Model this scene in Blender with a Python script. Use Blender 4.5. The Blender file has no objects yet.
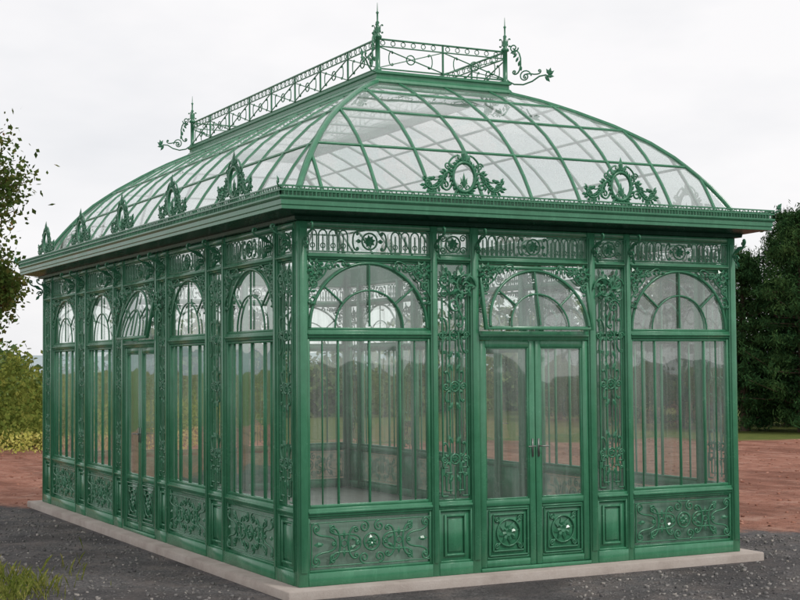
import bpy, math, random
import numpy as np
from mathutils import Matrix, Vector
random.seed(7); rng=np.random.default_rng(7)
W,L=4.88,9.39
GZ=-.085
R2=math.radians
# ------------------------------------------------------------------ camera
cy,sy=math.cos(.4737),math.sin(.4737); cp,sp=math.cos(.0438),math.sin(.0438)
CAM=np.array([-5.0282,-11.7608,1.9347])
fw=np.array([sy*cp,cy*cp,sp]); r0=np.array([cy,-sy,0]); u0=np.cross(r0,fw); ro=-.0077
rt=math.cos(ro)*r0+math.sin(ro)*u0; up=-math.sin(ro)*r0+math.cos(ro)*u0
cam=bpy.data.cameras.new("camera"); co=bpy.data.objects.new("camera",cam); bpy.context.collection.objects.link(co)
m=Matrix.Identity(4)
for i in range(3):
    m[i][0]=rt[i]; m[i][1]=up[i]; m[i][2]=-fw[i]; m[i][3]=CAM[i]
co.matrix_world=m; cam.sensor_fit='HORIZONTAL'; cam.sensor_width=36; cam.lens=1459.5/800*36
cam.clip_end=5000; cam.clip_start=.1
bpy.context.scene.camera=co
bpy.context.scene.view_settings.view_transform='Standard'
bpy.context.scene.view_settings.look='None'
def cw(r,d,z=0.0):   # a place given as metres right / metres forward of the viewpoint, on the ground plane
    return np.array([CAM[0]+r*cy+d*sy, CAM[1]-r*sy+d*cy, z])
# ------------------------------------------------------------------ world + sun
wd=bpy.data.worlds.new("World"); bpy.context.scene.world=wd; wd.use_nodes=True
nt=wd.node_tree; nt.nodes.clear()
out=nt.nodes.new('ShaderNodeOutputWorld'); bg=nt.nodes.new('ShaderNodeBackground')
sky=nt.nodes.new('ShaderNodeTexSky'); sky.sky_type='NISHITA'; sky.sun_disc=False
SEL,SAZ=R2(48),R2(155)   # azimuth measured clockwise from +Y
sky.sun_elevation=SEL; sky.sun_rotation=SAZ
tc=nt.nodes.new('ShaderNodeTexCoord'); mp=nt.nodes.new('ShaderNodeMapping'); mp.inputs['Scale'].default_value=(1.5,1.5,4)
no=nt.nodes.new('ShaderNodeTexNoise'); no.inputs['Scale'].default_value=2.2; no.inputs['Detail'].default_value=5; no.inputs['Roughness'].default_value=.55
cr=nt.nodes.new('ShaderNodeValToRGB'); cr.color_ramp.elements[0].position=.3; cr.color_ramp.elements[0].color=(.82,.825,.85,1)
cr.color_ramp.elements[1].position=.6; cr.color_ramp.elements[1].color=(.97,.955,.96,1)
sc=nt.nodes.new('ShaderNodeVectorMath'); sc.operation='SCALE'; sc.inputs['Scale'].default_value=.1
mx=nt.nodes.new('ShaderNodeMix'); mx.data_type='RGBA'; mx.inputs[0].default_value=.95
nt.links.new(tc.outputs['Generated'],mp.inputs[0]); nt.links.new(mp.outputs[0],no.inputs['Vector']); nt.links.new(no.outputs[0],cr.inputs[0])
nt.links.new(sky.outputs[0],sc.inputs[0]); nt.links.new(sc.outputs[0],mx.inputs[6]); nt.links.new(cr.outputs[0],mx.inputs[7])
nt.links.new(mx.outputs[2],bg.inputs[0]); bg.inputs[1].default_value=1.04; nt.links.new(bg.outputs[0],out.inputs[0])
sl=bpy.data.lights.new("sun",'SUN'); sl.energy=1.5; sl.angle=R2(10); sl.color=(1,.965,.92)
so=bpy.data.objects.new("sun",sl); bpy.context.collection.objects.link(so)
sd=Vector((math.sin(SAZ)*math.cos(SEL),math.cos(SAZ)*math.cos(SEL),math.sin(SEL)))
so.rotation_euler=sd.to_track_quat('Z','Y').to_euler()
# ------------------------------------------------------------------ materials
class NT:
    def __init__(s,name):
        s.m=bpy.data.materials.new(name); s.m.use_nodes=True; s.t=s.m.node_tree; s.t.nodes.clear()
        s.o=s.n('ShaderNodeOutputMaterial')
    def n(s,t,**k):
        a=s.t.nodes.new(t)
        for i,v in k.items(): setattr(a,i,v)
        return a
    def l(s,a,b): s.t.links.new(a,b)
    def noise(s,scale,detail=4,rough=.6,vec=None,stretch=None):
        a=s.n('ShaderNodeTexNoise'); a.inputs['Scale'].default_value=scale; a.inputs['Detail'].default_value=detail; a.inputs['Roughness'].default_value=rough
        g=s.n('ShaderNodeNewGeometry'); src=vec or g.outputs['Position']
        if stretch:
            mm=s.n('ShaderNodeMapping'); mm.inputs['Scale'].default_value=stretch; s.l(src,mm.inputs[0]); src=mm.outputs[0]
        s.l(src,a.inputs['Vector']); return a.outputs[0]
    def ramp(s,src,stops):
        c=s.n('ShaderNodeValToRGB'); e=c.color_ramp.elements
        while len(e)<len(stops): e.new(.5)
        for i,(p,col) in enumerate(stops):
            e[i].position=p; e[i].color=(*col,1) if len(col)==3 else col
        s.l(src,c.inputs[0]); return c.outputs[0]
    def mix(s,f,a,b):
        c=s.n('ShaderNodeMix',data_type='RGBA')
        for i,v in ((0,f),(6,a),(7,b)):
            if isinstance(v,(int,float)): c.inputs[i].default_value=v
            elif isinstance(v,tuple): c.inputs[i].default_value=(*v,1)
            else: s.l(v,c.inputs[i])
        return c.outputs[2]
    def math(s,op,a,b=0.0,cl=False):
        c=s.n('ShaderNodeMath',operation=op,use_clamp=cl)
        for i,v in ((0,a),(1,b)):
            if isinstance(v,(int,float)): c.inputs[i].default_value=v
            else: s.l(v,c.inputs[i])
        return c.outputs[0]
    def bump(s,h,st=.3,dist=.02):
        b=s.n('ShaderNodeBump'); b.inputs['Strength'].default_value=st; b.inputs['Distance'].default_value=dist; s.l(h,b.inputs['Height']); return b.outputs[0]
    def princ(s,col,rough=.5,spec=.5,normal=None,metal=0):
        p=s.n('ShaderNodeBsdfPrincipled')
        if isinstance(col,tuple): p.inputs['Base Color'].default_value=(*col,1)
        else: s.l(col,p.inputs['Base Color'])
        if isinstance(rough,(int,float)): p.inputs['Roughness'].default_value=rough
        else: s.l(rough,p.inputs['Roughness'])
        p.inputs['Specular IOR Level'].default_value=spec; p.inputs['Metallic'].default_value=metal
        if normal is not None: s.l(normal,p.inputs['Normal'])
        s.l(p.outputs[0],s.o.inputs[0]); return p
def paint(name,dark,light,spec=.55):
    k=NT(name); a=k.noise(3.5,6,.65); b=k.noise(70,3,.6); st=k.noise(6,5,.7,stretch=(3,3,.4))
    c=k.ramp(a,[(.3,dark),(.7,light)])
    c=k.mix(k.ramp(st,[(.5,(0,0,0)),(.75,(.3,.3,.3))]),c,tuple(min(1,v*1.5+.03) for v in light))
    c=k.mix(k.ramp(b,[(.6,(0,0,0)),(.75,(.5,.5,.5))]),c,tuple(v*.5 for v in dark))
    k.princ(c,k.math('ADD',k.math('MULTIPLY',a,.22),.14),spec,k.bump(b,.12,.004)); return k.m
M_G=paint("green_paint",(.036,.175,.088),(.058,.235,.125))
M_I=paint("green_ironwork_paint",(.028,.145,.072),(.046,.205,.108))
M_SO=paint("soffit_shade_green",(.006,.036,.02),(.01,.052,.03),.15)  # frame green darkened: shade under the cornice is painted into the colour
def glass(name,tint,haze,base,hz,pw=.75,stretch=(2.5,2.5,.45),thr=None):
    k=NT(name)
    tr=k.n('ShaderNodeBsdfTransparent'); tr.inputs[0].default_value=(*tint,1)
    gl=k.n('ShaderNodeBsdfGlossy'); gl.inputs['Roughness'].default_value=.02; gl.inputs[0].default_value=(.97,1,.99,1)
    wob=k.noise(1.1,2,.5); k.l(k.bump(wob,.3,.03),gl.inputs['Normal'])
    lw=k.n('ShaderNodeLayerWeight'); lw.inputs[0].default_value=.5
    f=k.math('ADD',k.math('MULTIPLY',k.math('POWER',lw.outputs['Facing'],3.0),pw),base,True)
    m1=k.n('ShaderNodeMixShader'); k.l(f,m1.inputs[0]); k.l(tr.outputs[0],m1.inputs[1]); k.l(gl.outputs[0],m1.inputs[2])
    tl=k.n('ShaderNodeBsdfTranslucent'); tl.inputs[0].default_value=(*hz,1)
    df=k.n('ShaderNodeBsdfDiffuse'); df.inputs[0].default_value=(*hz,1)
    m0=k.n('ShaderNodeMixShader'); m0.inputs[0].default_value=.5; k.l(df.outputs[0],m0.inputs[1]); k.l(tl.outputs[0],m0.inputs[2])
    st=k.noise(3.2,5,.7,stretch=stretch); bl=k.noise(.9,3,.5)
    if thr: st=k.ramp(st,[(thr,(.2,.2,.2)),(thr+.22,(1,1,1))])
    hf=k.math('MULTIPLY',k.math('MULTIPLY',st,bl),haze*4,True)
    m2=k.n('ShaderNodeMixShader'); k.l(hf,m2.inputs[0]); k.l(m1.outputs[0],m2.inputs[1]); k.l(m0.outputs[0],m2.inputs[2])
    k.l(m2.outputs[0],k.o.inputs[0]); return k.m
M_GL=glass("window_glass",(.92,.97,.945),.075,.15,(.88,.95,.92),.75,(3.2,3.2,.12),.42)
M_GR=glass("roof_glass",(.93,.975,.965),.22,.24,(.93,.975,.965),.6)
M_GP=glass("lower_panel_glass",(.5,.66,.57),.5,.07,(.3,.48,.38))
k=NT("concrete_plinth"); a=k.noise(2.5,6,.7); b=k.noise(60,4,.7)
k.princ(k.mix(k.math('MULTIPLY',b,.5),k.ramp(a,[(.3,(.31,.27,.24)),(.5,(.43,.385,.345)),(.7,(.5,.46,.42))]),(.3,.235,.2)),.85,.2,k.bump(b,.5,.01)); M_C=k.m
k=NT("floor_tiles"); a=k.noise(3,5,.6); br=k.n('ShaderNodeTexBrick'); g=k.n('ShaderNodeNewGeometry'); k.l(g.outputs['Position'],br.inputs['Vector'])
br.offset=0; br.inputs['Scale'].default_value=1.6; br.inputs['Color1'].default_value=(.42,.4,.37,1); br.inputs['Color2'].default_value=(.36,.345,.32,1); br.inputs['Mortar'].default_value=(.2,.19,.18,1)
br.inputs['Mortar Size'].default_value=.012; br.inputs['Row Height'].default_value=.5
k.princ(k.mix(.3,br.outputs[0],k.ramp(a,[(.3,(.25,.22,.2)),(.7,(.5,.48,.45))])),.5,.4); M_F=k.m
k=NT("handle_metal"); k.princ((.2,.22,.2),.4,.5,k.bump(k.noise(40),.05,.003),.7); M_H=k.m
# ground
k=NT("ground_surface"); g=k.n('ShaderNodeNewGeometry'); sx=k.n('ShaderNodeSeparateXYZ'); k.l(g.outputs['Position'],sx.inputs[0])
X,Y=sx.outputs[0],sx.outputs[1]
big=k.noise(.35,5,.6); med=k.noise(2.2,6,.7); fine=k.noise(38,5,.75); grit=k.noise(120,3,.7)
vo=k.n('ShaderNodeTexVoronoi'); vo.inputs['Scale'].default_value=45; k.l(g.outputs['Position'],vo.inputs['Vector'])
e1=k.math('ADD',k.math('MULTIPLY',X,.741),k.math('MULTIPLY',Y,.671))
e1=k.math('ADD',e1,k.math('MULTIPLY',k.math('SUBTRACT',med,.5),2.2))
f1=k.math('MULTIPLY',k.math('SUBTRACT',e1,6.1),2.2,True)
gravel=k.mix(.5,k.ramp(fine,[(.3,(.05,.049,.052)),(.5,(.125,.12,.122)),(.7,(.36,.335,.325))]),k.ramp(vo.outputs['Color'],[(.2,(.06,.058,.06)),(.9,(.25,.235,.23))]))
gravel=k.mix(k.ramp(med,[(.45,(0,0,0)),(.65,(.6,.6,.6))]),gravel,(.25,.21,.19))
gravel=k.mix(k.ramp(k.noise(.7,6,.65),[(.46,(0,0,0)),(.58,(.6,.6,.6))]),gravel,(.065,.06,.062))
dirt=k.mix(k.math('MULTIPLY',fine,.6),k.ramp(med,[(.3,(.27,.115,.075)),(.5,(.42,.2,.14)),(.7,(.56,.35,.27))]),(.33,.15,.105))
dirt=k.mix(k.ramp(k.noise(.8,5,.65,stretch=(1,.25,1)),[(.5,(0,0,0)),(.6,(.65,.65,.65))]),dirt,(.18,.075,.05))
dirt=k.mix(k.ramp(k.noise(7,5,.7),[(.54,(0,0,0)),(.64,(.6,.6,.6))]),dirt,(.13,.06,.045))
e2=k.math('ADD',k.math('MULTIPLY',X,sy),k.math('MULTIPLY',Y,cy))   # distance
e2=k.math('ADD',e2,k.math('MULTIPLY',k.math('SUBTRACT',big,.5),10))
f2=k.math('MULTIPLY',k.math('SUBTRACT',e2,24.5),.6,True)
grass=k.mix(fine,k.ramp(med,[(.3,(.09,.13,.03)),(.6,(.2,.22,.05)),(.8,(.3,.27,.08))]),(.1,.13,.035))
c=k.mix(f2,k.mix(f1,gravel,dirt),grass)
hh=k.math('ADD',k.math('MULTIPLY',vo.outputs['Distance'],.5),k.math('ADD',k.math('ADD',fine,k.math('MULTIPLY',med,6.0)),k.math('MULTIPLY',grit,.4)))
k.princ(c,.9,.15,k.bump(hh,.9,.03)); M_GR0=k.m
def leafmat(name,stops,scale,tr=.25,hstops=None):
    k=NT(name); a=k.noise(scale,4,.7); b=k.noise(scale*9,2,.6)
    c=k.ramp(k.math('ADD',k.math('MULTIPLY',a,.6),k.math('MULTIPLY',b,.4)),stops)
    d=k.n('ShaderNodeBsdfDiffuse'); t=k.n('ShaderNodeBsdfTranslucent'); k.l(c,d.inputs[0]); k.l(c,t.inputs[0])
    mm=k.n('ShaderNodeMixShader'); mm.inputs[0].default_value=tr; k.l(d.outputs[0],mm.inputs[1]); k.l(t.outputs[0],mm.inputs[2]); k.l(mm.outputs[0],k.o.inputs[0]); return k.m
M_PINE=leafmat("pine_needles",[(.36,(.014,.042,.018)),(.5,(.035,.085,.03)),(.64,(.085,.15,.048))],1.1,.15)
M_TREE=leafmat("broad_leaves",[(.36,(.035,.07,.018)),(.5,(.075,.125,.03)),(.58,(.14,.14,.04)),(.66,(.2,.085,.035))],.8,.35)
M_BUSH=leafmat("bush_leaves",[(.36,(.07,.12,.025)),(.5,(.17,.21,.045)),(.64,(.38,.37,.09))],.5,.3)
M_FAR=leafmat("distant_foliage",[(.38,(.06,.11,.04)),(.52,(.13,.19,.07)),(.64,(.25,.27,.1))],.25,.2)
M_GRS=leafmat("grass_blades",[(.36,(.08,.12,.02)),(.5,(.19,.22,.05)),(.64,(.42,.36,.12))],5,.3)
M_FLW=leafmat("flower_petals",[(.4,(.4,.4,.08)),(.6,(.65,.6,.2))],3,.3)
k=NT("bark"); k.princ(k.ramp(k.noise(9,5,.7,stretch=(1,1,.2)),[(.3,(.05,.035,.025)),(.7,(.16,.12,.09))]),.9,.1,k.bump(k.noise(20,5),.5,.02)); M_B=k.m
k=NT("hazy_hill"); k.princ(k.ramp(k.noise(.02,6,.6),[(.3,(.3,.36,.38)),(.7,(.4,.46,.47))]),1,.0); M_HILL=k.m  # blue-grey is distance haze painted into the hill colour
k=NT("stones"); k.princ(k.ramp(k.noise(9,3,.6),[(.35,(.09,.086,.088)),(.55,(.22,.21,.2)),(.7,(.42,.38,.34))]),.85,.2); M_ST=k.m
k=NT("clods"); k.princ(k.ramp(k.noise(3,3,.6),[(.35,(.2,.085,.06)),(.55,(.38,.18,.125)),(.7,(.5,.3,.23))]),.95,.1); M_CL=k.m
# ------------------------------------------------------------------ mesh helpers
def link(o,parent=None):
    bpy.context.collection.objects.link(o)
    if parent is not None: o.parent=parent
    return o
def mesh_quads(name,V,Q,mat,parent=None,smooth=False,bevel=0):
    V=np.asarray(V,dtype=np.float32); Q=np.asarray(Q,dtype=np.int32)
    me=bpy.data.meshes.new(name); me.vertices.add(len(V)); me.vertices.foreach_set('co',V.ravel())
    me.loops.add(Q.size); me.loops.foreach_set('vertex_index',Q.ravel()); me.polygons.add(len(Q))
    me.polygons.foreach_set('loop_start',np.arange(0,Q.size,4,dtype=np.int32))
    try: me.polygons.foreach_set('loop_total',np.full(len(Q),4,dtype=np.int32))
    except Exception: pass
    if smooth: me.polygons.foreach_set('use_smooth',np.ones(len(Q),dtype=bool))
    me.update(calc_edges=True); me.validate(); me.materials.append(mat)
    o=bpy.data.objects.new(name,me); link(o,parent)
    if bevel:
        b=o.modifiers.new("bevel",'BEVEL'); b.width=bevel; b.segments=1; b.limit_method='ANGLE'
    return o
class B:
    def __init__(s): s.V=[];s.Q=[];s.n=0
    def add(s,v,q): s.V.append(np.asarray(v,float)); s.Q.append(np.asarray(q,int)+s.n); s.n+=len(v)
    def box(s,M,u0,u1,d0,d1,z0,z1):
        p=np.array([[u,d,z] for u in (u0,u1) for d in (d0,d1) for z in (z0,z1)],float)
        s.add(M(p),[[0,1,3,2],[4,6,7,5],[0,4,5,1],[2,3,7,6],[0,2,6,4],[1,5,7,3]])
    def quad(s,pts): s.add(pts,[[0,1,2,3]])
    def tube(s,P,r,ref=None,sides=5,ph=0.0):
        P=np.asarray(P,float); n=len(P); T=np.gradient(P,axis=0); T/=np.linalg.norm(T,axis=1)[:,None]+1e-12
        if ref is None:
            a=np.abs(P[-1]-P[0]); ref=np.eye(3)[int(np.argmin(a))]
        ref=np.broadcast_to(np.asarray(ref,float),P.shape)
        S=np.cross(T,ref); S/=np.linalg.norm(S,axis=1)[:,None]+1e-12; N2=np.cross(S,T)
        rr=np.broadcast_to(np.asarray(r,float),(n,))[:,None]
        ring=[P+rr*(math.cos(a)*S+math.sin(a)*N2) for a in [2*math.pi*i/sides+ph for i in range(sides)]]
        V=np.stack(ring,1).reshape(-1,3); i=np.arange(n-1)[:,None]*sides; j=np.arange(sides)[None]; j2=(j+1)%sides
        Q=np.stack([i+j,i+j2,i+sides+j2,i+sides+j],-1).reshape(-1,4)
        s.add(V,Q)
        if sides==4: s.add(np.concatenate([V[:4],V[-4:]]),[[3,2,1,0],[4,5,6,7]])
    def out(s,name,mat,parent=None,smooth=False,bevel=0):
        if s.n: return mesh_quads(name,np.concatenate(s.V),np.concatenate(s.Q),mat,parent,smooth,bevel)
def frameM(O,U,N):
    O,U,N=[np.array(a,float) for a in (O,U,N)]
    def M(p,sh=None):
        p=np.atleast_2d(p); return O+p[:,0:1]*U+p[:,1:2]*N+p[:,2:3]*np.array([0,0,1.])
    return M
# unit scrolls
def gen(kind,c=30.0,npt=34,k0=.8):
    s=np.linspace(-1,1,1601); k=(k0+c*np.abs(s)**3)
    if kind=='S': k=k*np.sign(s)
    ds=s[1]-s[0]; th=np.cumsum(k)*ds; th-=th[800]
    x=np.cumsum(np.cos(th))*ds; y=np.cumsum(np.sin(th))*ds
    m=np.cumsum(np.abs(k)*ds+1.2*ds); idx=np.searchsorted(m,np.linspace(m[0],m[-1],npt)); idx=np.clip(idx,0,1600)
    P=np.stack([x,y],1)[idx]
    if kind=='S':
        e=P[-1]-P[0]; a=-math.atan2(e[1],e[0]); P=P@np.array([[math.cos(a),math.sin(a)],[-math.sin(a),math.cos(a)]])
    lo,hi=P.min(0),P.max(0); return (P-(lo+hi)/2)/(hi[0]-lo[0])
UC,US=gen('C'),gen('S',c=26)
def gen1():
    t=np.linspace(0,1,22); a=t*2*math.pi*1.45; r=1-.82*t; return np.stack([r*np.cos(a),r*np.sin(a)],1)
UV=gen1()
class Pen:
    def __init__(s,b,O,A,Bv,N): s.b=b;s.O=np.array(O,float);s.A=np.array(A,float);s.B=np.array(Bv,float);s.N=np.array(N,float)
    def at(s,x,y,off=0,rot=0,sx=1,sy=1):
        c,q=math.cos(rot),math.sin(rot)
        return Pen(s.b,s.O+x*s.A+y*s.B+off*s.N,(c*s.A+q*s.B)*sx,(-q*s.A+c*s.B)*sy,s.N)
    def f(s,P,off=0): P=np.atleast_2d(P); return s.O+P[:,0:1]*s.A+P[:,1:2]*s.B+off*s.N
    def t(s,P,r=.007,off=0,sides=5): s.b.tube(s.f(P,off),r,s.N,sides,.6)
    def line(s,x0,y0,x1,y1,r=.007,off=0,sides=4):
        P=s.f([[x0,y0],[x1,y1]],off); s.b.tube(P,r*1.2,s.N,4,math.pi/4)
    def C(s,x,y,w,rot=0,fl=1,r=.007,h=1):
        P=UC*[w,w*fl*h]; c,q=math.cos(rot),math.sin(rot); s.t(P@np.array([[c,q],[-q,c]])+[x,y],r)
    def S(s,x,y,w,rot=0,fl=1,r=.007,h=1):
        P=US*[w,w*fl*h]; c,q=math.cos(rot),math.sin(rot); s.t(P@np.array([[c,q],[-q,c]])+[x,y],r)
    def vol(s,x,y,R,rot=0,fl=1,r=.007):
        P=UV*[R,R*fl]; c,q=math.cos(rot),math.sin(rot); s.t(P@np.array([[c,q],[-q,c]])+[x,y],r)
    def ring(s,x,y,R,r=.007,n=20,a0=0,a1=2*math.pi,ry=None):
        a=np.linspace(a0,a1,n); s.t(np.stack([x+R*np.cos(a),y+(ry or R)*np.sin(a)],1),r)
    def leaf(s,x,y,ang,ln,w,lift=.012):
        # a small cast leaf: four flat facets per side, no shared normals
        d=np.array([math.cos(ang),math.sin(ang)]); p=np.array([-d[1],d[0]]); o=np.array([x,y])
        pts=[o,o+d*ln*.22+p*w*.36,o+d*ln*.55+p*w/2,o+d*ln,o+d*ln*.55-p*w/2,o+d*ln*.22-p*w*.36]
        v=[s.f(q)[0] for q in pts]
        for sg in (1,-.6):
            m1=s.f(o+d*ln*.25,lift*sg*.7)[0]; m2=s.f(o+d*ln*.6,lift*sg)[0]
            for q in ((v[0],v[1],m1,v[5]),(v[1],v[2],m2,m1),(m1,m2,v[4],v[5]),(v[2],v[3],v[4],m2)): LEAF.add(np.array(q),[[0,1,2,3]])
    def ros(s,x,y,R,n=8,w=None):
        for i in range(n): s.leaf(x,y,2*math.pi*i/n+.2,R,w or R*.5,.014)
LEAF=B()
def flush(name,parent):
    global LEAF
    LEAF.out(name,M_I,parent); LEAF=B()
# ---------- ornament motifs (origin at centre of the field)
def m_frieze(p,w,h):
    p.line(-w/2,-h/2+.012,w/2,-h/2+.012,.007); p.line(-w/2,h/2-.012,w/2,h/2-.012,.007)
    y0,y1=-h/2+.02,h/2-.02; R=.05
    cwid=min(.38,w*.42); n=max(0,int((w/2-cwid/2)/(2*R)))
    p.ring(0,0,h*.33,.009); p.ros(0,0,h*.28,8)
    if w>.5:
        for s_ in (-1,1):
            p.C(s_*h*.62,0,h*.72,math.pi/2,s_*1,.008); p.leaf(s_*h*.36,0,0 if s_>0 else math.pi,.06,.04)
            for i in range(n):
                x=s_*(w/2-R-.005-i*2*R)
                a=np.linspace(0,math.pi,10); yt=y1-R
                P=np.concatenate([[[x+R*.82,y0]],np.stack([x+R*.82*np.cos(a),yt+R*np.sin(a)],1),[[x-R*.82,y0]]]); p.t(P,.007)
                p.line(x,y0,x,yt+.01,.0055); p.ring(x,y0+.045,.022,.005,9)
    else:
        for s_ in (-1,1):
            p.line(s_*w*.44,y0,s_*w*.44,y1,.006); p.vol(s_*w*.3,h*.25,.035,0,s_); p.vol(s_*w*.3,-h*.25,.035,0,s_)
def m_lower(p,w,h):
    p.line(-w/2+.02,-h/2+.03,w/2-.02,-h/2+.03,.006); p.line(-w/2+.02,h/2-.03,w/2-.02,h/2-.03,.006)
    for s_ in (-1,1): p.line(s_*(w/2-.03),-h/2+.03,s_*(w/2-.03),h/2-.03,.006)
    p.ring(0,0,.075,.010); p.ros(0,0,.065,8)
    for s_ in (-1,1):
        p.C(s_*w*.15,0,h*.62,math.pi/2,s_,.010); p.C(s_*w*.29,0,h*.62,math.pi/2,-s_,.010)
        p.S(s_*w*.37,h*.16,w*.2,s_*.6,s_,.009); p.S(s_*w*.37,-h*.16,w*.2,-s_*.6,-s_,.009)
        for q in (-1,1):
            p.S(s_*w*.21,q*h*.17,w*.26,s_*q*.45,s_*q,.009)
            p.vol(s_*w*.06,q*h*.31,.05,math.pi/2*q,s_,.009); p.vol(s_*w*.44,q*h*.33,.045,0 if s_>0 else math.pi,q*s_,.008)
            p.leaf(s_*w*.12,q*h*.04,s_*0.5*q+(0 if s_>0 else math.pi),.09,.035); p.leaf(s_*w*.3,q*h*.26,s_*q*.9+(0 if s_>0 else math.pi),.08,.035)
            p.leaf(s_*w*.22,q*h*.08,math.pi/2*q,.09,.035)
        p.ring(s_*w*.22,0,.03,.007,12); p.leaf(s_*w*.38,0,0 if s_>0 else math.pi,.1,.045)
def m_narrow(p,w,h):
    # tall openwork pilaster
    for s_ in (-1,1):
        p.line(s_*w*.36,-h/2+.22,s_*w*.36,h/2-.3,.008); p.line(s_*w*.14,-h/2+.05,s_*w*.14,h/2-.05,.007)
    p.line(0,-h/2,0,-h/2+.3,.005)
    for (zz,sc_) in ((-h*.33,1.0),(-h*.02,.8),(h*.2,1.15)):
        k_=w*.34*sc_
        for s_ in (-1,1):
            p.C(s_*k_*.75,zz+.09,k_*1.1,s_*math.pi*.42,s_,.009); p.C(s_*k_*.75,zz-.09,k_*1.1,s_*-math.pi*.42+math.pi,-s_,.009)
            p.vol(s_*k_*.95,zz,.035,0,s_,.009)
            for q in (-1,1): p.leaf(s_*.02,zz+q*.14,math.pi/2*q+s_*.5*-q,.1,.04)
        p.ring(0,zz,.045,.009,14); p.ros(0,zz,.04,6)
    # greek key foot
    z0=-h/2+.03
    for s_ in (-1,1):
        for i,(a,b) in enumerate(((.40,.0),(.27,.05))):
            x=s_*w*a; p.line(x,z0+b,x,z0+.26-b,.008); p.line(x,z0+.26-b,s_*w*(a-.18),z0+.26-b,.008); p.line(x,z0+b,s_*w*(a-.18),z0+b,.008)
    # capital scrolls
    zt=h/2-.14
    for s_ in (-1,1):
        p.vol(s_*w*.29,zt,.06,0,s_,.011); p.vol(s_*w*.29,zt-.12,.045,0,-s_,.009); p.S(s_*w*.12,zt-.02,.22,math.pi/2*s_*.9,1,.009)
        for q in range(4): p.leaf(s_*w*.2,zt-.08+q*.05,(.4+.3*q) if s_>0 else math.pi-.4-.3*q,.09,.04)
    p.ros(0,zt+.02,.06,7)
def m_spandrel(p,w,h,R):
    # origin at springing centre; corners outside the arch
    for s_ in (-1,1):
        x,y=s_*(w/2-.075),h-.08
        p.vol(x,y,.065,math.pi/2,s_,.011); p.vol(x-s_*.14,y+.025,.04,math.pi,s_,.009); p.vol(x+s_*.02,y-.13,.042,-math.pi/2,-s_,.009)
        p.S(x-s_*.17,y+.045,.24,s_*-.12,s_,.008); p.S(x+s_*.045,y-.19,.22,math.pi/2+s_*.12,-s_,.008)
        p.C(x-s_*.05,y-.05,.16,-s_*math.pi/4,1,.008)
        for q in range(9): a=math.pi*2*q/9; p.leaf(x+.02*math.cos(a),y+.02*math.sin(a),a,.085,.035,.02)
        for q in range(5):
            p.leaf(x-s_*(.1+.05*q),y+.05,-math.pi/2+s_*(-.5)+q*.2,.06,.03); p.leaf(x+s_*.04,y-.1-.05*q,(math.pi if s_>0 else 0)+.5-q*.2,.055,.03)
def m_fan(p,w,R,ry):
    p.ring(0,0,R,.016,28,0,math.pi,ry); p.ring(0,0,R*.58,.010,20,0,math.pi,ry*.58); p.line(0,.01,0,ry,.009)
    for a in (math.pi*.22,math.pi*.78): p.line(R*.58*math.cos(a),ry*.58*math.sin(a),R*math.cos(a),ry*math.sin(a),.009)
def m_square(p,s):
    h=s/2
    for q in (h,h*.8):
        for a,b,c,d in ((-q,-q,q,-q),(-q,q,q,q),(-q,-q,-q,q),(q,-q,q,q)): p.line(a,b,c,d,.008)
    p.ring(0,0,s*.3,.009,22); p.ring(0,0,s*.08,.009,10); p.ros(0,0,s*.27,8,s*.1)
    for a in (-1,1):
        for b in (-1,1):
            p.vol(a*s*.3,b*s*.3,s*.07,math.pi/4,a*b,.007); p.leaf(a*s*.2,b*s*.2,math.atan2(b,a),s*.17,s*.07)
def m_crest(p,s=1.0):
    p.ring(0,.155*s,.11*s,.018*s,22,0,2*math.pi,.13*s) 
    for i in range(24): a=i*2*math.pi/24; p.leaf(.11*s*math.cos(a),.155*s+.13*s*math.sin(a),a+1.0,.065*s,.035*s,.02)
    for s_ in (-1,1): p.vol(s_*.035*s,.07*s,.03*s,math.pi/2,s_,.007); p.leaf(0,.06*s,math.pi/2+s_*.35,.1*s,.03*s)
    p.leaf(0,.06*s,math.pi/2,.14*s,.03*s)
    p.leaf(0,.26*s,math.pi/2,.17*s,.055*s,.02); p.leaf(0,.26*s,math.pi/2-.6,.12*s,.045*s,.02); p.leaf(0,.26*s,math.pi/2+.6,.12*s,.045*s,.02)
    for s_ in (-1,1):
        p.C(s_*.1*s,.3*s,.13*s,-s_*.7,-1,.010); p.vol(s_*.16*s,.25*s,.035*s,0,s_,.008)
        P=np.array([[.11,.17],[.16,.2],[.2,.17],[.22,.1],[.27,.05],[.33,.04],[.38,.07],[.37,.12],[.34,.11]])*s*[s_,1]
        t=np.linspace(0,8,34); P2=np.stack([np.interp(t,range(9),P[:,0]),np.interp(t,range(9),P[:,1])],1); p.t(P2,.012*s)
        p.vol(s_*.18*s,.08*s,.05*s,0,s_,.010); p.C(s_*.25*s,.15*s,.12*s,-s_*.5,1,.009); p.line(s_*.06*s,.06*s,s_*.1*s,-.02,.012); p.line(s_*.3*s,.05*s,s_*.3*s,-.02,.009)
        for j in range(3,34,2):
            a=math.atan2(P2[j][1]-P2[j-1][1],P2[j][0]-P2[j-1][0])
            p.leaf(*P2[j],a+.9,.06*s,.03*s,.015); p.leaf(*P2[j],a-.9,.06*s,.03*s,.015)
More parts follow.
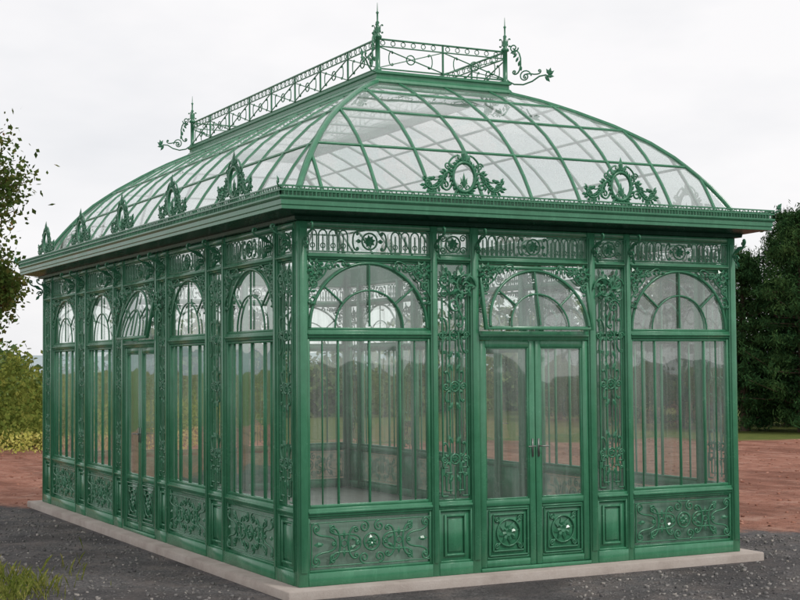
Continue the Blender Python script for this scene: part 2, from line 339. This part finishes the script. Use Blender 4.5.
# ------------------------------------------------------------------ GREENHOUSE
GH=link(bpy.data.objects.new("greenhouse",None))
Z_=np.array([0,0,1.])
def wall(name,O,U,N,segs,door_tilt=.0):
    O,U,N=[np.array(a,float) for a in (O,U,N)]; M=frameM(O,U,N)
    fr,ir,gl,fg,pn=B(),B(),B(),B(),B()
    pen0=Pen(ir,O,U,Z_,N)
    def pane(b,u0,u1,z0,z1,d=-.045): b.quad(M(np.array([[u0,d,z0],[u1,d,z0],[u1,d,z1],[u0,d,z1]])))
    def rect(u0,u1,z0,z1,t,d0,d1,b=fr):
        b.box(M,u0,u0+t,d0,d1,z0,z1); b.box(M,u1-t,u1,d0,d1,z0,z1); b.box(M,u0+t,u1-t,d0+.002,d1-.002,z0,z0+t); b.box(M,u0+t,u1-t,d0+.002,d1-.002,z1-t,z1)
    for ty,a,b in segs:
        w=b-a; c=(a+b)/2
        if ty=='P':
            fr.box(M,a,b,-.09,0,0,3.2)
            if w<.12: fr.box(M,a+.012,b-.012,0,.014,.12,3.14)
            q=Pen(ir,O+U*c+N*.02+Z_*3.1,N,Z_,U); q.S(.1,-.02,.24,.75,1,.010); q.vol(.05,-.12,.04,0,1,.009); q.leaf(.03,-.06,.6,.12,.05); q.leaf(.05,-.14,-.9,.09,.04)
            continue
        # beams shared by all bays
        fr.box(M,a,b,-.085,-.004,3.15,3.2); fr.box(M,a,b,-.08,-.006,2.865,2.925); fr.box(M,a,b,-.06,.012,2.885,2.905)
        m_frieze(pen0.at(c,3.037,-.015),w,.225); pane(gl,a,b,2.925,3.15,-.06)
        if ty in 'WN':
            fr.box(M,a,b,-.085,.004,0,.115); fr.box(M,a,b,-.08,-.006,.6,.675); fr.box(M,a,b,-.06,.008,.625,.65)
        if ty=='W':
            fr.box(M,a,b,-.08,-.006,2.17,2.24); fr.box(M,a,b,-.06,.008,2.195,2.215)
            rect(a,b,2.24,2.865,.022,-.07,-.02); rect(a,b,.675,2.17,.028,-.07,-.02)
            pane(gl,a+.01,b-.01,.69,2.16); pane(gl,a+.01,b-.01,2.25,2.86)
            for i in range(1,4):
                x=a+w*i/4; fr.box(M,x-.008,x+.008,-.058,-.026,.703,2.142)
            for i in (1,7): x=a+w*i/8; fr.box(M,x-.004,x+.004,-.055,-.03,.703,2.142)
            m_fan(pen0.at(c,2.262,-.028),w,w/2-.03,.58); m_spandrel(pen0.at(c,2.24,-.008),w,.62,w/2)
            rect(a,b,.115,.6,.022,-.07,-.02); pane(fg,a+.01,b-.01,.12,.595,-.05); m_lower(pen0.at(c,.357,-.012),w,.44)
        elif ty=='N':
            pane(gl,a,b,.675,2.865); m_narrow(pen0.at(c,1.765,-.012),w,2.15)
            fr.box(M,a,b,-.07,-.03,2.19,2.215); rect(a,b,.675,2.865,.016,-.07,-.025)
            pn.box(M,a,b,-.06,-.035,.115,.6); rect(a+.06,b-.06,.17,.55,.022,-.035,-.012); pn.box(M,a+.1,b-.1,-.035,-.022,.21,.51)
            rect(a,b,.115,.6,.018,-.05,-.008)
        elif ty=='D':
            fr.box(M,a,b,-.085,-.002,2.15,2.235); fr.box(M,a,b,-.06,.012,2.18,2.205); fr.box(M,a,b,-.085,.01,0,.035)
            # tilted awning transom
            t=door_tilt
            def MT(p,M=M,t=t):
                p=np.array(np.atleast_2d(p),float); p[:,1]+=(2.85-p[:,2])*t; return M(p)
            for (u0_,u1_,z0_,z1_) in ((a+.005,a+.035,2.245,2.855),(b-.035,b-.005,2.245,2.855),(a+.035,b-.035,2.247,2.28),(a+.035,b-.035,2.825,2.853)):
                fr.box(MT,u0_,u1_,-.05,-.012,z0_,z1_)
            gl.quad(MT(np.array([[a+.02,-.03,2.26],[b-.02,-.03,2.26],[b-.02,-.03,2.84],[a+.02,-.03,2.84]])))
            pt=Pen(ir,O+U*c+Z_*2.28+N*(-.01+.57*t),U,Z_-N*t,N); m_fan(pt,w,w/2-.06,.53)
            m_spandrel(pen0.at(c,2.24,.02),w,.62,w/2)
            for s_ in (-1,1):
                # curled brackets beside the transom head
                q=pen0.at(c+s_*(w/2+.2),2.62,.03); q.vol(-s_*.03,.03,.12,0 if s_<0 else math.pi,-s_,.012); q.vol(s_*.08,-.14,.07,0,s_,.010); q.S(s_*.03,-.2,.3,math.pi/2,s_,.010)
                for j in range(7): q.leaf(.03*math.cos(j),.03*math.sin(j)+.03,j*.9,.13,.045,.02)
            for s0,s1,hs in ((a+.006,c-.004,1),(c+.004,b-.006,-1)):
                ww=s1-s0; cc=(s0+s1)/2
                rect(s0,s1,.04,2.145,.062,-.065,-.012); fr.box(M,s0+.062,s1-.062,-.06,-.016,.6,.66); rect(s0+.062,s1-.062,.66,2.083,.014,-.056,-.02)
                pane(gl,s0+.05,s1-.05,.65,2.1,-.04)
                pn.box(M,s0+.06,s1-.06,-.05,-.03,.1,.6); m_square(pen0.at(cc,.352,-.018),min(ww-.15,.42))
                fr.box(M,s0+.072,s1-.072,-.03,-.02,.112,.13); fr.box(M,s0+.072,s1-.072,-.03,-.02,.575,.59)
            hb=B(); hb.box(M,c-.044,c-.026,-.012,-.004,1.05,1.22); hb.box(M,c+.022,c+.04,-.012,-.004,1.05,1.22)
            for sg in (-1,1):
                x=c+sg*.034; hb.tube(M(np.array([[x,-.005,1.15],[x,.04,1.15],[x+sg*.015,.045,1.15],[x+sg*.08,.042,1.148]])),.007,(0,0,1),6)
            hb.out(name+"_door_handles",M_H,GH)
    fr.out(name+"_frame",M_G,GH,bevel=.004); ir.out(name+"_scrollwork",M_I,GH,smooth=True); gl.out(name+"_glazing",M_GL,GH); fg.out(name+"_lower_glazing",M_GP,GH); pn.out(name+"_panels",M_G,GH,bevel=.003)
    flush(name+"_leaf_castings",GH)
end=[('P',0,.09),('W',.09,1.32),('P',1.32,1.39),('N',1.39,1.74),('P',1.74,1.83),('D',1.83,3.05)]
end+= [(t,W-b,W-a) for t,a,b in reversed(end[:-1])]
side=[('P',.0901,.12),('N',.12,.50),('P',.50,.57),('W',.57,1.85),('P',1.85,1.92),('N',1.92,2.33),('P',2.33,2.40),('W',2.40,3.63),('P',3.63,3.70),('N',3.70,4.0),('P',4.0,4.09),('D',4.09,5.30)]
side+= [(t,L-b,L-a) for t,a,b in reversed(side[:-1])]
wall("front_wall",(0,0,0),(1,0,0),(0,-1,0),end,.2)
wall("rear_wall",(0,L,0),(1,0,0),(0,1,0),end,0)
wall("left_wall",(0,0,0),(0,1,0),(-1,0,0),side,.2)
wall("right_wall",(W,0,0),(0,1,0),(1,0,0),side,0)
# cornice swept round the building
def sweep(b,prof,x0,x1,y0,y1,closed=False):
    pr=list(prof)+([prof[0]] if closed else [])
    for (o1,z1),(o2,z2) in zip(pr[:-1],pr[1:]):
        r=lambda o,z:[(x0-o,y0-o,z),(x1+o,y0-o,z),(x1+o,y1+o,z),(x0-o,y1+o,z)]
        A_,B_=r(o1,z1),r(o2,z2)
        for i in range(4): j=(i+1)%4; b.quad(np.array([A_[i],A_[j],B_[j],B_[i]]))
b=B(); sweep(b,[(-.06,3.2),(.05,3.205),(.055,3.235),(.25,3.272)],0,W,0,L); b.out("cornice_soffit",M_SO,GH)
prof=[(.25,3.272),(.256,3.268),(.262,3.272),(.262,3.3),(.27,3.31),(.27,3.35),(.28,3.358),(.288,3.37),(.288,3.385),(.25,3.387),(.25,3.45),(.235,3.455),(.23,3.36),(.05,3.36),(.045,3.46),(.03,3.475),(-.04,3.475),(-.06,3.44),(-.06,3.202)]
b=B(); sweep(b,prof,0,W,0,L)
for o,z in ((.28,3.468),(.278,3.43)):
    h=.0065; sweep(b,[(o-h,z-h),(o+h,z-h),(o+h,z+h),(o-h,z+h)],0,W,0,L,True)
b.out("cornice",M_G,GH)
ir=B()
o=.278
for (O,U,N,ln) in (((-o,-o,0),(1,0,0),(0,-1,0),W+2*o),((-o,L+o,0),(1,0,0),(0,1,0),W+2*o),((-o,-o,0),(0,1,0),(-1,0,0),L+2*o),((W+o,-o,0),(0,1,0),(1,0,0),L+2*o)):
    p=Pen(ir,O,U,Z_,N); n=int(ln/.11)
    for i in range(n+1):
        x=ln*i/n; p.line(x,3.385,x,3.468,.006)
        if i<n:
            p.line(x+ln/n*.33,3.385,x+ln/n*.33,3.43,.004); p.line(x+ln/n*.67,3.385,x+ln/n*.67,3.43,.004); p.ring(x+ln/n/2,3.449,.015,.005,7)
ir.out("cornice_grille",M_G,GH,smooth=True)
ir=B()
zc=3.475; oc=.2
for x in (1.565,3.315):
    m_crest(Pen(ir,(x,-oc,zc),(1,0,0),Z_,(0,-1,0)),1.05); m_crest(Pen(ir,(x,L+oc,zc),(1,0,0),Z_,(0,1,0)),1.05)
for i in range(-2,3):
    y=L/2+i*1.83
    m_crest(Pen(ir,(-oc,y,zc),(0,1,0),Z_,(-1,0,0)),1.1); m_crest(Pen(ir,(W+oc,y,zc),(0,1,0),Z_,(1,0,0)),1.1)
for sx_,x in ((-1,-oc-.03),(1,W+oc+.03)):
    for sy_,y in ((-1,-oc-.03),(1,L+oc+.03)):
        p=Pen(ir,(x,y,3.39),np.array([sx_,sy_,0])/1.414,Z_,np.array([-sy_,sx_,0])/1.414); p.S(.07,.06,.16,.6,1,.008); p.leaf(.1,.09,.9,.08,.04)
ir.out("roof_cresting",M_I,GH,smooth=True); flush("roof_cresting_leaves",GH)
# roof
pr=[(0,0),(.05,.15),(.1,.285),(.17,.445),(.25,.605),(.35,.77),(.5,.965),(.7,1.175),(.85,1.31),(1,1.42)]
PU=np.array([a for a,_ in pr]); PZ=np.array([b_ for _,b_ in pr])
p_,q_=1.665,1.763; Z0=3.455
def pz(u): return Z0+np.interp(u,PU,PZ)
rows=[0,.2,.47,.75,1]
US_=np.unique(np.concatenate([np.linspace(0,.35,8),np.linspace(.35,1,9)]))
gl,br=B(),B()
def ringpts(u): z=float(pz(u)); return [(p_*u,q_*u,z),(W-p_*u,q_*u,z),(W-p_*u,L-q_*u,z),(p_*u,L-q_*u,z)]
for a,b2 in zip(US_[:-1],US_[1:]):
    A_,B_=ringpts(a),ringpts(b2)
    for i in range(4): j=(i+1)%4; gl.quad(np.array([A_[i],A_[j],B_[j],B_[i]]))
gl.quad(np.array([(p_,q_,4.93),(W-p_,q_,4.93),(W-p_,L-q_,4.93),(p_,L-q_,4.93)]))
def bar(P,r,ref): br.tube(P,r,ref,4,math.pi/4)
for i in range(4):
    bar([ringpts(u)[i] for u in US_],.034,(0,0,1))
for u in rows:
    R_=ringpts(u)
    for i in range(4): bar([R_[i],R_[(i+1)%4]],.017 if 0<u<1 else .035,(0,0,1))
kx=np.arange(-4,5)*.55+W/2
for x in kx:
    uh=min(1,min(x,W-x)/p_); us=np.append(US_[US_<uh],uh)
    bar([(x,q_*u,float(pz(u))) for u in us],.018,(1,0,0)); bar([(x,L-q_*u,float(pz(u))) for u in us],.018,(1,0,0))
ky=np.arange(-7,8)*.6+L/2
for y in ky:
    uh=min(1,min(y,L-y)/q_); us=np.append(US_[US_<uh],uh)
    bar([(p_*u,y,float(pz(u))) for u in us],.018,(0,1,0)); bar([(W-p_*u,y,float(pz(u))) for u in us],.018,(0,1,0))
    if q_<y<L-q_: bar([(p_,y,4.925),(W-p_,y,4.925)],.015,(0,0,1))
sweep(br,[(.04,4.85),(.06,4.87),(.045,4.9),(.03,4.915),(.03,4.95),(.05,4.96),(.05,4.985),(-.04,4.985),(-.04,4.85)],p_,W-p_,q_,L-q_,True)
br.out("roof_bars",M_G,GH); gl.out("roof_glazing",M_GR,GH)
# ridge railing
ir=B(); zr=4.985; hr=.34
x0,x1,y0,y1=p_,W-p_,q_,L-q_
def rail(O,U,N,ln,n):
    p=Pen(ir,O,U,Z_,N); p.line(0,.03,ln,.03,.008); p.line(0,hr,ln,hr,.010); p.line(0,hr-.075,ln,hr-.075,.007)
    c=ln/n
    for i in range(n):
        a=i*c; p.line(a,.0,a,hr,.010)
        p.line(a,.035,a+c,hr-.08,.006); p.line(a,hr-.08,a+c,.035,.006,.01)
        p.ring(a+c/2,.148,.05,.007,14)
        for s_ in (-1,1): p.C(a+c/2+s_*c*.3,.148,.15,math.pi/2,s_,.006)
        for j in range(int(c/.12)): p.ring(a+.06+j*.12,hr-.037,.026,.005,8)
rail((x0,y0,zr),(1,0,0),(0,-1,0),x1-x0,2); rail((x0,y1,zr),(1,0,0),(0,1,0),x1-x0,2)
rail((x0,y0,zr),(0,1,0),(-1,0,0),y1-y0,8); rail((x1,y0,zr),(0,1,0),(1,0,0),y1-y0,8)
def lathe(b,c,prof,n=10):
    c=np.array(c,float); V=[]
    for r,z in prof:
        for i in range(n): a=2*math.pi*i/n; V.append(c+[r*math.cos(a),r*math.sin(a),z])
    Q=[[i*n+j,i*n+(j+1)%n,(i+1)*n+(j+1)%n,(i+1)*n+j] for i in range(len(prof)-1) for j in range(n)]
    b.add(V,Q)
for sx_,x in ((-1,x0),(1,x1)):
    for sy_,y in ((-1,y0),(1,y1)):
        lathe(ir,(x,y,zr),[(.04,0),(.04,.03),(.026,.04),(.026,.34),(.045,.35),(.045,.37),(.02,.39),(.035,.43),(.02,.47),(.012,.49),(.022,.51),(.009,.53),(.009,.6),(.018,.615),(.006,.63),(.002,.72)])
        d=np.array([sx_,sy_,0])/1.414; nn=np.array([-sy_,sx_,0])/1.414
        q=Pen(ir,(x,y,zr),d,Z_,nn)
        P=np.array([[.03,.02],[.1,-.02],[.2,-.03],[.3,.0],[.38,.05],[.45,.06],[.5,.03]]); q.t(P,.009)
        q.C(.13,.22,.26,math.pi/2,1,.009); q.vol(.22,.06,.07,0,1,.008); q.vol(.1,.38,.05,0,-1,.008); q.S(.3,.08,.2,.3,1,.008)
        for j in range(5): q.leaf(.44+.015*j,.05,-.9+.75*j,.09,.04)
        for j in range(5): q.leaf(.06+.03*j,.32-.05*j,.5+.3*j,.07,.03)
        for a in range(4):
            an=a*math.pi/2+.78; qq=Pen(ir,(x,y,zr+.42),(math.cos(an),math.sin(an),0),Z_,(-math.sin(an),math.cos(an),0)); qq.C(.045,.02,.09,math.pi/2,-1,.005)
ir.out("ridge_railing",M_I,GH,smooth=True); flush("ridge_railing_leaves",GH)
# floor + plinth
b=B(); I=frameM((0,0,0),(1,0,0),(0,1,0))
b.box(I,-.17,W+.17,-.17,L+.2,-.25,-.001); b.out("plinth",M_C,GH,bevel=.012)
b=B(); b.box(I,.1,W-.1,.1,L-.1,.0,.006); b.out("floor",M_F,GH)
# ------------------------------------------------------------------ GROUND
b=B(); n=60; xs=np.concatenate([[-3000,-600,-150],np.linspace(-60,80,n),[200,700,3000]]); 
gx,gy=np.meshgrid(xs,xs+10); gz=GZ+0*gx
V=np.stack([gx,gy,gz],-1).reshape(-1,3); m_=len(xs); Q=[[i*m_+j,i*m_+j+1,(i+1)*m_+j+1,(i+1)*m_+j] for i in range(m_-1) for j in range(m_-1)]
mesh_quads("ground",V,Q,M_GR0)
# distant hill
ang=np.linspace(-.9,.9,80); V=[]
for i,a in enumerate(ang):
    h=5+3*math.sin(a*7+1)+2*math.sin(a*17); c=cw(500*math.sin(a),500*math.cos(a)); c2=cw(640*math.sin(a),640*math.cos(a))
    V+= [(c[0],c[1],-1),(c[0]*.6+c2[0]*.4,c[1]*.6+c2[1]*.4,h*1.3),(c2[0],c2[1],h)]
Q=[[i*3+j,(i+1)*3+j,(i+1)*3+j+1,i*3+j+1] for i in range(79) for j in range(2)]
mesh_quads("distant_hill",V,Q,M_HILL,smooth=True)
# foliage
def leafquads(C,l,w,up_=0.0):
    n=len(C); d=rng.normal(size=(n,3)); d[:,2]+=up_; d/=np.linalg.norm(d,axis=1)[:,None]
    e=np.cross(d,rng.normal(size=(n,3))); e/=np.linalg.norm(e,axis=1)[:,None]
    s=rng.uniform(.6,1.3,(n,1)); l_=d*l*s/2; w_=e*w*s/2
    V=np.stack([C-l_,C-l_*.1+w_,C+l_,C-l_*.1-w_],1).reshape(-1,3); return V,np.arange(4*n).reshape(-1,4)
def pine(H,R,seed):
    r=np.random.default_rng(seed); tb=B(); tb.tube([(0,0,-.3),(.03,0,H*.4),(0,.05,H*.97)],[.17,.11,.02],(1,0,0),8)
    C=[]
    for k_ in range(170):
        t=r.uniform(.03,.98); h=H*t; rr=R*(1-t)**.7*r.uniform(.55,1.18)*min(1,.6+t*2.2)+.1; az=r.uniform(0,6.283)
        d=np.array([math.cos(az),math.sin(az),0]); e=np.array([0,0,h+rr*r.uniform(.0,.35)])+d*rr
        if k_%2==0: tb.tube([(0,0,h),tuple(d*rr*.5+[0,0,h+.02]),tuple(e)],[.03,.018,.006],(0,0,1),4)
        for q in (.35,.55,.75,.9,1.0):
            c=np.array([0,0,h])*(1-q)+e*q; C.append(c+r.normal(size=(42,3))*np.array([.15,.15,.1])*(1.25-.5*q))
        C.append(e+r.normal(size=(16,3))*[.04,.04,.15]+[0,0,.12])
    C=np.concatenate(C); V,Q=leafquads(C,.15,.035,.8); return tb,V,Q
pm=[]
for i,(H,R,sd_) in enumerate(((6.4,2.1,1),(5.6,1.8,2),(6.9,2.2,3))):
    tb,V,Q=pine(H,R,sd_)
    t_o=mesh_quads("trunk",np.concatenate(tb.V),np.concatenate(tb.Q),M_B); f_o=mesh_quads("needles",V,Q,M_PINE); pm.append((t_o.data,f_o.data)); bpy.data.objects.remove(t_o); bpy.data.objects.remove(f_o)
plist=[(11.4,41.5,.98,0,0),(13.6,40,1.0,2,2.1),(10.0,42.5,.93,1,1),(12.2,46,1.05,0,4),(7.4,49,.98,1,3),(15.5,43,1.1,2,5),(5.6,52,.85,1,.4),(10.6,51,1.0,1,1.7),(14.5,50,1.15,0,.9),(8.6,55,1.1,2,2.6),(18,46,1.1,1,2.2),(16.6,41,.9,0,1.1),(8.6,45,.85,0,2.7)]
for r_,d_,s_,k_,rz in plist:
    e=link(bpy.data.objects.new("pine_tree",None)); e.location=cw(r_,d_,GZ); e.scale=(s_,s_,s_); e.rotation_euler=(0,0,rz)
    for nm,me in zip(("trunk","needles"),pm[k_]): link(bpy.data.objects.new(nm,me),e)
# broadleaf tree at left
def broad(seed,H,nl,mat,sp_=.17):
    r=np.random.default_rng(seed); tb=B(); C=[]
    def grow(p,d,ln,rad,lv):
        e=p+d*ln; mid=(p+e)/2+r.normal(size=3)*ln*.06; tb.tube([p,mid,e],[rad,rad*.8,rad*.62],None,6)
        if lv>=3: 
            for q in np.linspace(.2,1.1,5): C.append(p+(e-p)*q+r.normal(size=(nl,3))*sp_)
        if lv<5:
            for _ in range(3 if lv<4 else 2):
                nd=d+r.normal(size=3)*.62; nd[2]+=.05; nd/=np.linalg.norm(nd); grow(e,nd,ln*r.uniform(.62,.82),rad*.6,lv+1)
    grow(np.array([0,0,-.2]),np.array([0,0,1.]),H*.27,.16,0)
    C=np.concatenate(C); V,Q=leafquads(C,.14,.09); e=link(bpy.data.objects.new("leafy_tree",None))
    tb.out("trunk_and_limbs",M_B,e); mesh_quads("leaves",V,Q,mat,e); return e
# one draw count per size keeps the branching identical between the two
e=broad(5,10.8,11,M_TREE,.22); e.location=cw(-13.35,33,GZ)
e=broad(5,7.2,11,M_TREE); e.location=cw(-12.6,36,GZ)
e=broad(9,5.0,9,M_BUSH); e.location=cw(-14.5,42,GZ)
# bushes / distant vegetation masses
def mass(name,cent,cnt,l,w,mat,spread):
    C=np.concatenate([c+rng.normal(size=(cnt,3))*s*spread*rng.uniform(.7,1.2) for c,s in cent]); C[:,2]=np.maximum(C[:,2],-.05)
    V,Q=leafquads(C,l,w); return mesh_quads(name,V,Q,mat)
cent=[]
for i in range(520):
    r_=rng.uniform(-26,12); d_=rng.uniform(56,72); hmax=2.3+1.2*math.sin(r_*.55)+.6*math.sin(r_*1.7+1)+max(0,(r_+1)*.25)-(.9 if r_<-13 else 0)
    cent.append((cw(r_,d_,rng.uniform(0,max(.8,hmax))),1))
mass("distant_trees",cent,95,.34,.22,M_FAR,np.array([.55,.55,.42]))
cent=[]
for i in range(230):
    r_=rng.uniform(-19,-5.5); d_=rng.uniform(36,50); cent.append((cw(r_,d_,rng.uniform(0,.45+.4*max(0,math.sin(r_*1.3+d_*.3)))),1))
mass("meadow_shrubs",cent,110,.16,.1,M_BUSH,np.array([.45,.45,.24]))
cent=[]
for i in range(46):
    r_=rng.uniform(-11.6,-9.2); d_=rng.uniform(38,44); cent.append((cw(r_,d_,rng.uniform(.1,1.25+.8*math.sin(r_*4.1)**2)),1))
mass("yellow_shrub",cent,110,.15,.09,M_BUSH,np.array([.28,.28,.28]))
C=np.array([cw(rng.uniform(-15,-5),rng.uniform(33.5,38),rng.uniform(-.05,.35)) for _ in range(5200)]); V,Q=leafquads(C,.09,.06); mesh_quads("wildflowers",V,Q,M_FLW)
# tall grass corner
C=[]
for i in range(3600):
    a=rng.uniform(0,6.283); q=math.sqrt(rng.uniform()); r_=-4.3+1.08*q*math.cos(a)*(1+.2*math.sin(5*a)); d_=12.7+1.7*q*math.sin(a); C.append(cw(r_,d_,GZ))
for i in range(160): C.append(cw(rng.normal(-3.4,.25),rng.normal(12.8,1.0),GZ))
C=np.array(C); n=len(C); h=rng.uniform(.04,.2,n)[:,None]; an=rng.uniform(0,6.283,n); d=np.stack([np.cos(an),np.sin(an),0*an],1); ln=np.clip(rng.normal(size=(n,3)),-1.5,1.5)*[.22,.22,0]*h
V=np.stack([C-d*.005,C+d*.005,C+d*.004+ln+[0,0,1]*h*.7,C+ln*2.0+[0,0,1]*h],1).reshape(-1,3); mesh_quads("grass",V,np.arange(4*n).reshape(-1,4),M_GRS)
# loose stones
def stones(n,fn,lo,hi,flat=1.0):
    V=[];Q=[];k0=0
    base=np.array([[x,y,z] for x in (-1,1) for y in (-1,1) for z in (-1,1)],float); fq=np.array([[0,1,3,2],[4,6,7,5],[0,4,5,1],[2,3,7,6],[0,2,6,4],[1,5,7,3]])
    for i in range(n):
        c=fn(); s=lo+(hi-lo)*rng.uniform()**3; v=base*rng.uniform(.35,1,(8,1))*s*rng.uniform(.6,1.1,(1,3))*[1,1,flat]; a=rng.uniform(0,6.28); R_=np.array([[math.cos(a),-math.sin(a),0],[math.sin(a),math.cos(a),0],[0,0,1]])
        V.append(v@R_+c+[0,0,s*.2*flat]); Q.append(fq+k0); k0+=8
    return np.concatenate(V),np.concatenate(Q)
def sf():
    while True:
        r_,d_=(rng.uniform(-7,-.5),rng.uniform(11.5,21)) if rng.uniform()<.6 else (rng.uniform(1.5,7),rng.uniform(11.5,17))
        c=cw(r_,d_,GZ)
        if not(-.25<c[0]<W+.25 and -.25<c[1]<L+.25) and .741*c[0]+.671*c[1]<6.4: return c
V,Q=stones(9000,sf,.005,.024); mesh_quads("gravel",V,Q,M_ST)
def df_():
    while True:
        r_,d_=(rng.uniform(3.5,12),rng.uniform(17,38)) if rng.uniform()<.65 else (rng.uniform(-12,-4),rng.uniform(20,34))
        c=cw(r_,d_,GZ)
        if not(-.25<c[0]<W+.25 and -.25<c[1]<L+.25) and .741*c[0]+.671*c[1]>6.4: return c
V,Q=stones(3000,df_,.008,.045,.55); mesh_quads("dirt_clods",V,Q,M_CL)
